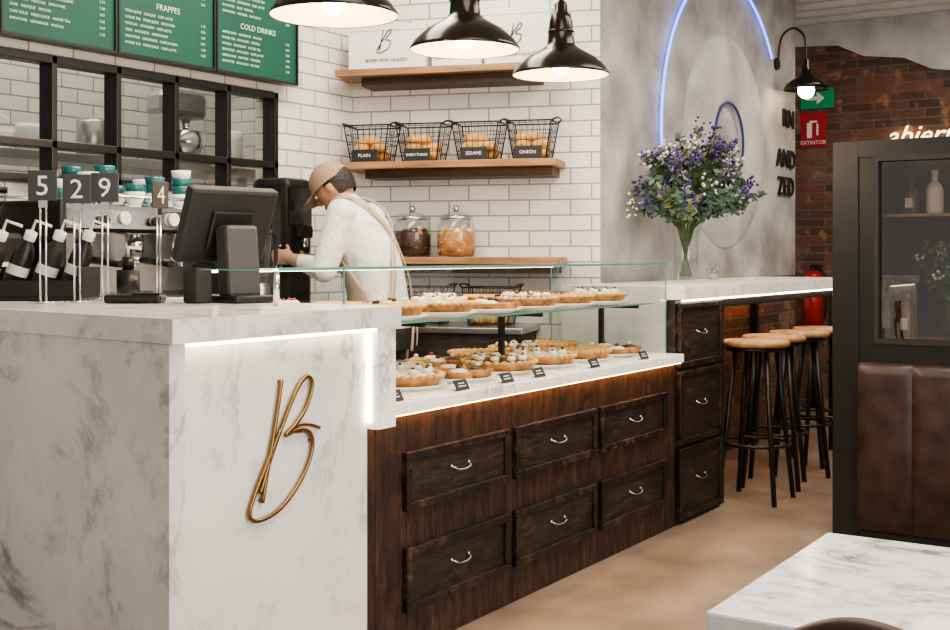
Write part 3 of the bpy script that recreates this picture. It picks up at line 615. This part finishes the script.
for s_ in (-1,1): b.sph((.085,s_*.028,.004),.010,'white',mat=HM,seg=10).sph((.0935,s_*.028,.003),.005,'hair',mat=HM,seg=8)
b.done('eyes',parent=root)
b=B(); b.sph((-.01,0,.0),(.096,.082,.108),'hair',mat=HM,seg=28)
inv=HM.inverted(); dl=[]
for v in b.bm.verts:
    l=inv@v.co
    if (l.x>.02 and l.z<.03) or l.z<-.075 or (l.x>-.02 and l.z<-.01): dl.append(v)
bmesh.ops.delete(b.bm,geom=dl,context='VERTS'); b.done('hair',parent=root)
b=B(); pr=[(.1015,.012)]+[(.101*math.cos(a),.03+.088*math.sin(a)) for a in [H2*k/8 for k in range(9)]]
b.lathe(pr,HM.translation,'cap',28,mat=(HM.to_3x3()@Matrix.Diagonal((1,.86,1)))); b.sph((0,0,.118),.008,'cap',mat=HM,seg=8)
i=b.mi('cap'); A=[];C=[]
for k in range(13):
    a=math.radians(-62+124*k/12); r=.1; A.append(HM@Vector((r*math.cos(a),r*.86*math.sin(a),.016))); C.append(HM@Vector((.06+.125*math.cos(a*1.1),.078*math.sin(a*1.25),.012-.02*abs(math.sin(a)))))
for dz in (0,.004):
    o_=HM.to_3x3()@Vector((0,0,dz)); a=[b.bm.verts.new(p+o_) for p in A]; c=[b.bm.verts.new(p+o_) for p in C]
    for k in range(12): f=b.bm.faces.new((a[k],a[k+1],c[k+1],c[k])); f.material_index=i; f.smooth=True
b.done('cap',parent=root)
b=B(); i=b.mi('apron')
def arc(c,rx,ry,a0,a1,n=20,off=.014):
    return [b.bm.verts.new((c[0]+(rx+off)*math.cos(math.radians(a0+(a1-a0)*k/n)),c[1]+(ry+off)*math.sin(math.radians(a0+(a1-a0)*k/n)),c[2])) for k in range(n+1)]
rows=[arc((0.02,0,.50),.15,.19,-115,115),arc((0.01,0,.70),.14,.185,-118,118)]+[arc(*t,-120+max(0,(t[0][2]-.96))*260,120-max(0,(t[0][2]-.96))*260) for t in tor[1:7]]
for r0,r1 in zip(rows,rows[1:]):
    for k in range(20): f=b.bm.faces.new((r0[k],r0[k+1],r1[k+1],r1[k])); f.material_index=i; f.smooth=True
def rib(pts,w=.012):
    P=cat(pts,6); n=len(P); prev=None
    for k,p in enumerate(P):
        t=(P[min(k+1,n-1)]-P[max(k-1,0)]).normalized(); nr=(p-Vector((.07,0,p.z))); nr.z=max(0,(p.z-1.36)*2); nr.normalize(); s_=t.cross(nr).normalized()*w
        cur=(b.bm.verts.new(p+s_),b.bm.verts.new(p-s_))
        if prev: f=b.bm.faces.new((prev[0],prev[1],cur[1],cur[0])); f.material_index=i; f.smooth=True
        prev=cur
for s_ in (-1,1):
    rib([(.25,s_*.07,1.32),(.22,s_*.07,1.41),(.155,s_*.08,1.463),(.055,s_*.085,1.435),(-.025,s_*.05,1.35),(-.062,-s_*.03,1.25),(-.092,-s_*.09,1.12),(-.098,-s_*.13,.98)])
rib([(-.05,-.168,.96),(-.118,-.1,.955),(-.143,0,.95),(-.118,.1,.955),(-.05,.168,.96)],.016)
rib([(-.144,.01,.95),(-.16,.03,.88),(-.155,.035,.78)],.01); rib([(-.144,-.01,.95),(-.16,-.02,.88),(-.155,-.03,.80)],.01)
ap=b.done('apron',parent=root,recalc=False); so=ap.modifiers.new('t','SOLIDIFY'); so.thickness=.004
B().lathe([(0,1.13),(.034,1.13),(.04,1.145),(.036,1.20),(.032,1.235),(.038,1.25),(.035,1.25),(.029,1.235),(.033,1.2),(0,1.14)],(.492,0,0),'chrome',20).done('milk_pitcher',parent=root)
# ------------------------------------------------------------------ partition with added cabinet imitating pane reflections + banquette
PX=5.17
b=B(); Y1=1.51; Y0=-.4
b.box((PX,1.40,0),(PX+.12,Y1,1.69),'black',.003)
b.box((PX,Y0,1.62),(PX+.12,1.40,1.69),'black').box((PX+.01,Y0,.0),(PX+.11,1.40,.83),'black').box((PX+.01,1.335,.83),(PX+.11,1.40,1.62),'black').box((PX+.01,Y0,.83),(PX+.11,.45,1.62),'black')
for lo,hi in (((PX+.0,.45,1.60),(PX+.1,1.335,1.62)),((PX+.0,.45,.83),(PX+.1,1.335,.85)),((PX+.0,1.317,.85),(PX+.1,1.335,1.60)),((PX+.0,.45,.85),(PX+.1,.468,1.60))): b.box(lo,hi,'blackm')
b.poly([(PX+.03,.468,.85),(PX+.03,1.317,.85),(PX+.03,1.317,1.60),(PX+.03,.468,1.60)],'glassd')
b.box((PX+.11,.44,.80),(PX+.42,.455,1.66),'shelfd').box((PX+.11,1.33,.80),(PX+.42,1.345,1.66),'shelfd').box((PX+.42,.44,.80),(PX+.435,1.345,1.66),'shelfd').box((PX+.11,.44,1.645),(PX+.42,1.345,1.66),'shelfd').box((PX+.11,.44,.80),(PX+.42,1.345,.845),'shelf')  # added cabinet behind the pane, in place of the room's reflection
b.box((PX+.12,.456,1.368),(PX+.41,1.329,1.38),'shelf')
b.box((PX+.36,.47,1.636),(PX+.37,1.31,1.644),'fill_strip')  # added glowing strip, only there to light the cabinet
b.done('partition_screen')
for k,(y,z) in enumerate([(1.24,1.381),(1.14,1.381),(.98,1.381),(1.26,.846),(.86,.846)]):
    h=.17 if k%2 else .14
    B().lathe([(0,0),(.033,0),(.036,.01),(.036,h*.6),(.03,h*.72),(.013,h*.82),(.013,h),(.016,h),(.016,h+.02),(0,h+.02)],(0,0,0),['amber','cream','amber'][k%3],20).box((-.037,-.015,h*.2),(-.035,.015,h*.5),'cream').done('reflection_bottle',(PX+.24,y,z))  # added bottles imitate what the pane reflects
b=B(); b.lathe([(0,.0),(.04,0),(.046,.06),(.03,.13),(.034,.15)],(0,0,0),'glass',20)
for k in range(44):
    a=R.uniform(0,6.28); tip=Vector((math.cos(a)*R.uniform(.02,.11),math.sin(a)*R.uniform(.03,.17),R.uniform(.24,.42))); pts=cat([(0,0,.03),(0,0,.14),tip*.6+Vector((0,0,.06)),tip],4); b.tube(pts,.0015,'leaf',4)
    for q in pts[6:]:
        for _ in range(2): leaf(b,q,Vector((R.uniform(-1,1),R.uniform(-1,1),R.uniform(-.4,1))),Vector((R.random(),.3,.5)),.035,.016,'leafg' if k%3 else 'leafy')
    if k%2:
        for _ in range(6): b.sph(tip+Vector((R.gauss(0,.012),R.gauss(0,.012),R.gauss(0,.012))),.008,'lilac' if k%4==1 else 'petalw',seg=6)
b.done('reflection_vase',(PX+.24,1.08,.846),recalc=False)  # added flowers stand in for a bouquet reflected in the glass
b=B(); y=1.39
i=b.mi('leather')
while y>-.30:
    y2=y-.22; n=10; g=[]
    for k in range(n+1):
        t=k/n; yy=y+(y2-y)*t; o=PX-.045-.018*(max(0,math.sin(math.pi*t)))**.3
        g.append([b.bm.verts.new((xx,yy,z)) for xx,z in ((PX-.03,.04),(o,.06),(o,.4),(o,.70),(o+.006,.735),(PX-.025,.752),(PX-.001,.752))])
    for a,c in zip(g,g[1:]):
        for k in range(6): f=b.bm.faces.new((a[k],a[k+1],c[k+1],c[k])); f.material_index=i; f.smooth=True
    y=y2
b.box((PX-.03,-.34,.0),(PX-.001,1.385,.04),'black').box((PX-.04,1.386,.041),(PX-.001,1.392,.745),'leather')
b.done('leather_banquette',recalc=True)
# ------------------------------------------------------------------ marble table + chair
b=B(); b.box((1.436,-.14,.722),(1.956,.58,.75),'marble_table',.004).box((1.56,-.02,.705),(1.83,.46,.721),'black').cyl((1.696,.22,.03),(1.696,.22,.705),.03,'black').lathe([(0,.03),(.05,.03),(.2,.012),(.21,.0),(0,0)],(1.696,.22,0),'black').done('cafe_table')
b=B()
for y in (.20,.50): b.tube(cat([(1.36,y,0),(1.375,y,.45),(1.35,y,.58),(1.34,y,.66)],5),.012,'shelfd')
b.tube(cat([(1.34,.20,.66),(1.325,.215,.72),(1.308,.27,.780),(1.30,.35,.802),(1.308,.42,.776),(1.325,.485,.72),(1.34,.50,.66)],8),.012,'shelfd')
b.tube(cat([(1.355,.20,.56),(1.34,.35,.57),(1.355,.50,.56)],6),.010,'shelfd')
for y in (.27,.35,.43): b.cyl((1.345,y,.565),(1.308,y,.77),.006,'shelfd',seg=8)
b.box((1.35,.165,.44),(1.70,.535,.465),'leather',.01)
for y in (.19,.51): b.cyl((1.685,y,0),(1.67,y,.44),.014,'shelfd')
b.tube([(1.37,.20,.22),(1.68,.20,.22)],.008,'shelfd').tube([(1.37,.50,.22),(1.68,.50,.22)],.008,'shelfd')
b.done('cafe_chair')
# ------------------------------------------------------------------ camera, lights, world
c=D.cameras.new('camera'); co=D.objects.new('camera',c); SC.collection.objects.link(co); SC.camera=co
co.location=(0,0,1.2); yaw=math.atan2(.5426,.84); co.rotation_euler=(H2,0,yaw-H2); c.sensor_width=36; c.lens=1200/950*36; c.shift_y=-59/950; c.clip_start=.05
def area(name,loc,rot,sx,sy,e,col=(1,.92,.81)):
    l=D.lights.new(name,'AREA'); l.shape='RECTANGLE'; l.size=sx; l.size_y=sy; l.energy=e; l.color=col; o=D.objects.new(name,l); o.location=loc; o.rotation_euler=rot; SC.collection.objects.link(o)
area('fill_front',(2.0,.6,3.0),(0,0,0),1.6,1.6,55)  # added fill under the ceiling, not a real fixture
area('fill_mid',(5.0,.9,3.0),(0,0,0),2,1,60)  # added fill over the middle of the room
area('fill_bar',(7.6,1.2,3.0),(0,0,0),1,1,34)  # added fill for the bar end
area('fill_work',(3.7,3.0,3.0),(0,0,0),2,.6,55)  # added fill above the staff area
area('fill_kitchen',(3.8,4.7,3.0),(0,0,0),2,.6,30)  # added fill to brighten the room behind the window
area('storefront_daylight',(1.6,-2.6,1.7),(math.radians(-90),0,math.radians(180)),3,2,115,(1,.97,.93))
w=D.worlds.new('world'); SC.world=w; w.use_nodes=True; w.node_tree.nodes['Background'].inputs[0].default_value=(1,.96,.91,1); w.node_tree.nodes['Background'].inputs[1].default_value=.5
SC.view_settings.view_transform='AgX'
SC.view_settings.look='AgX - Medium High Contrast'
SC.view_settings.exposure=.12
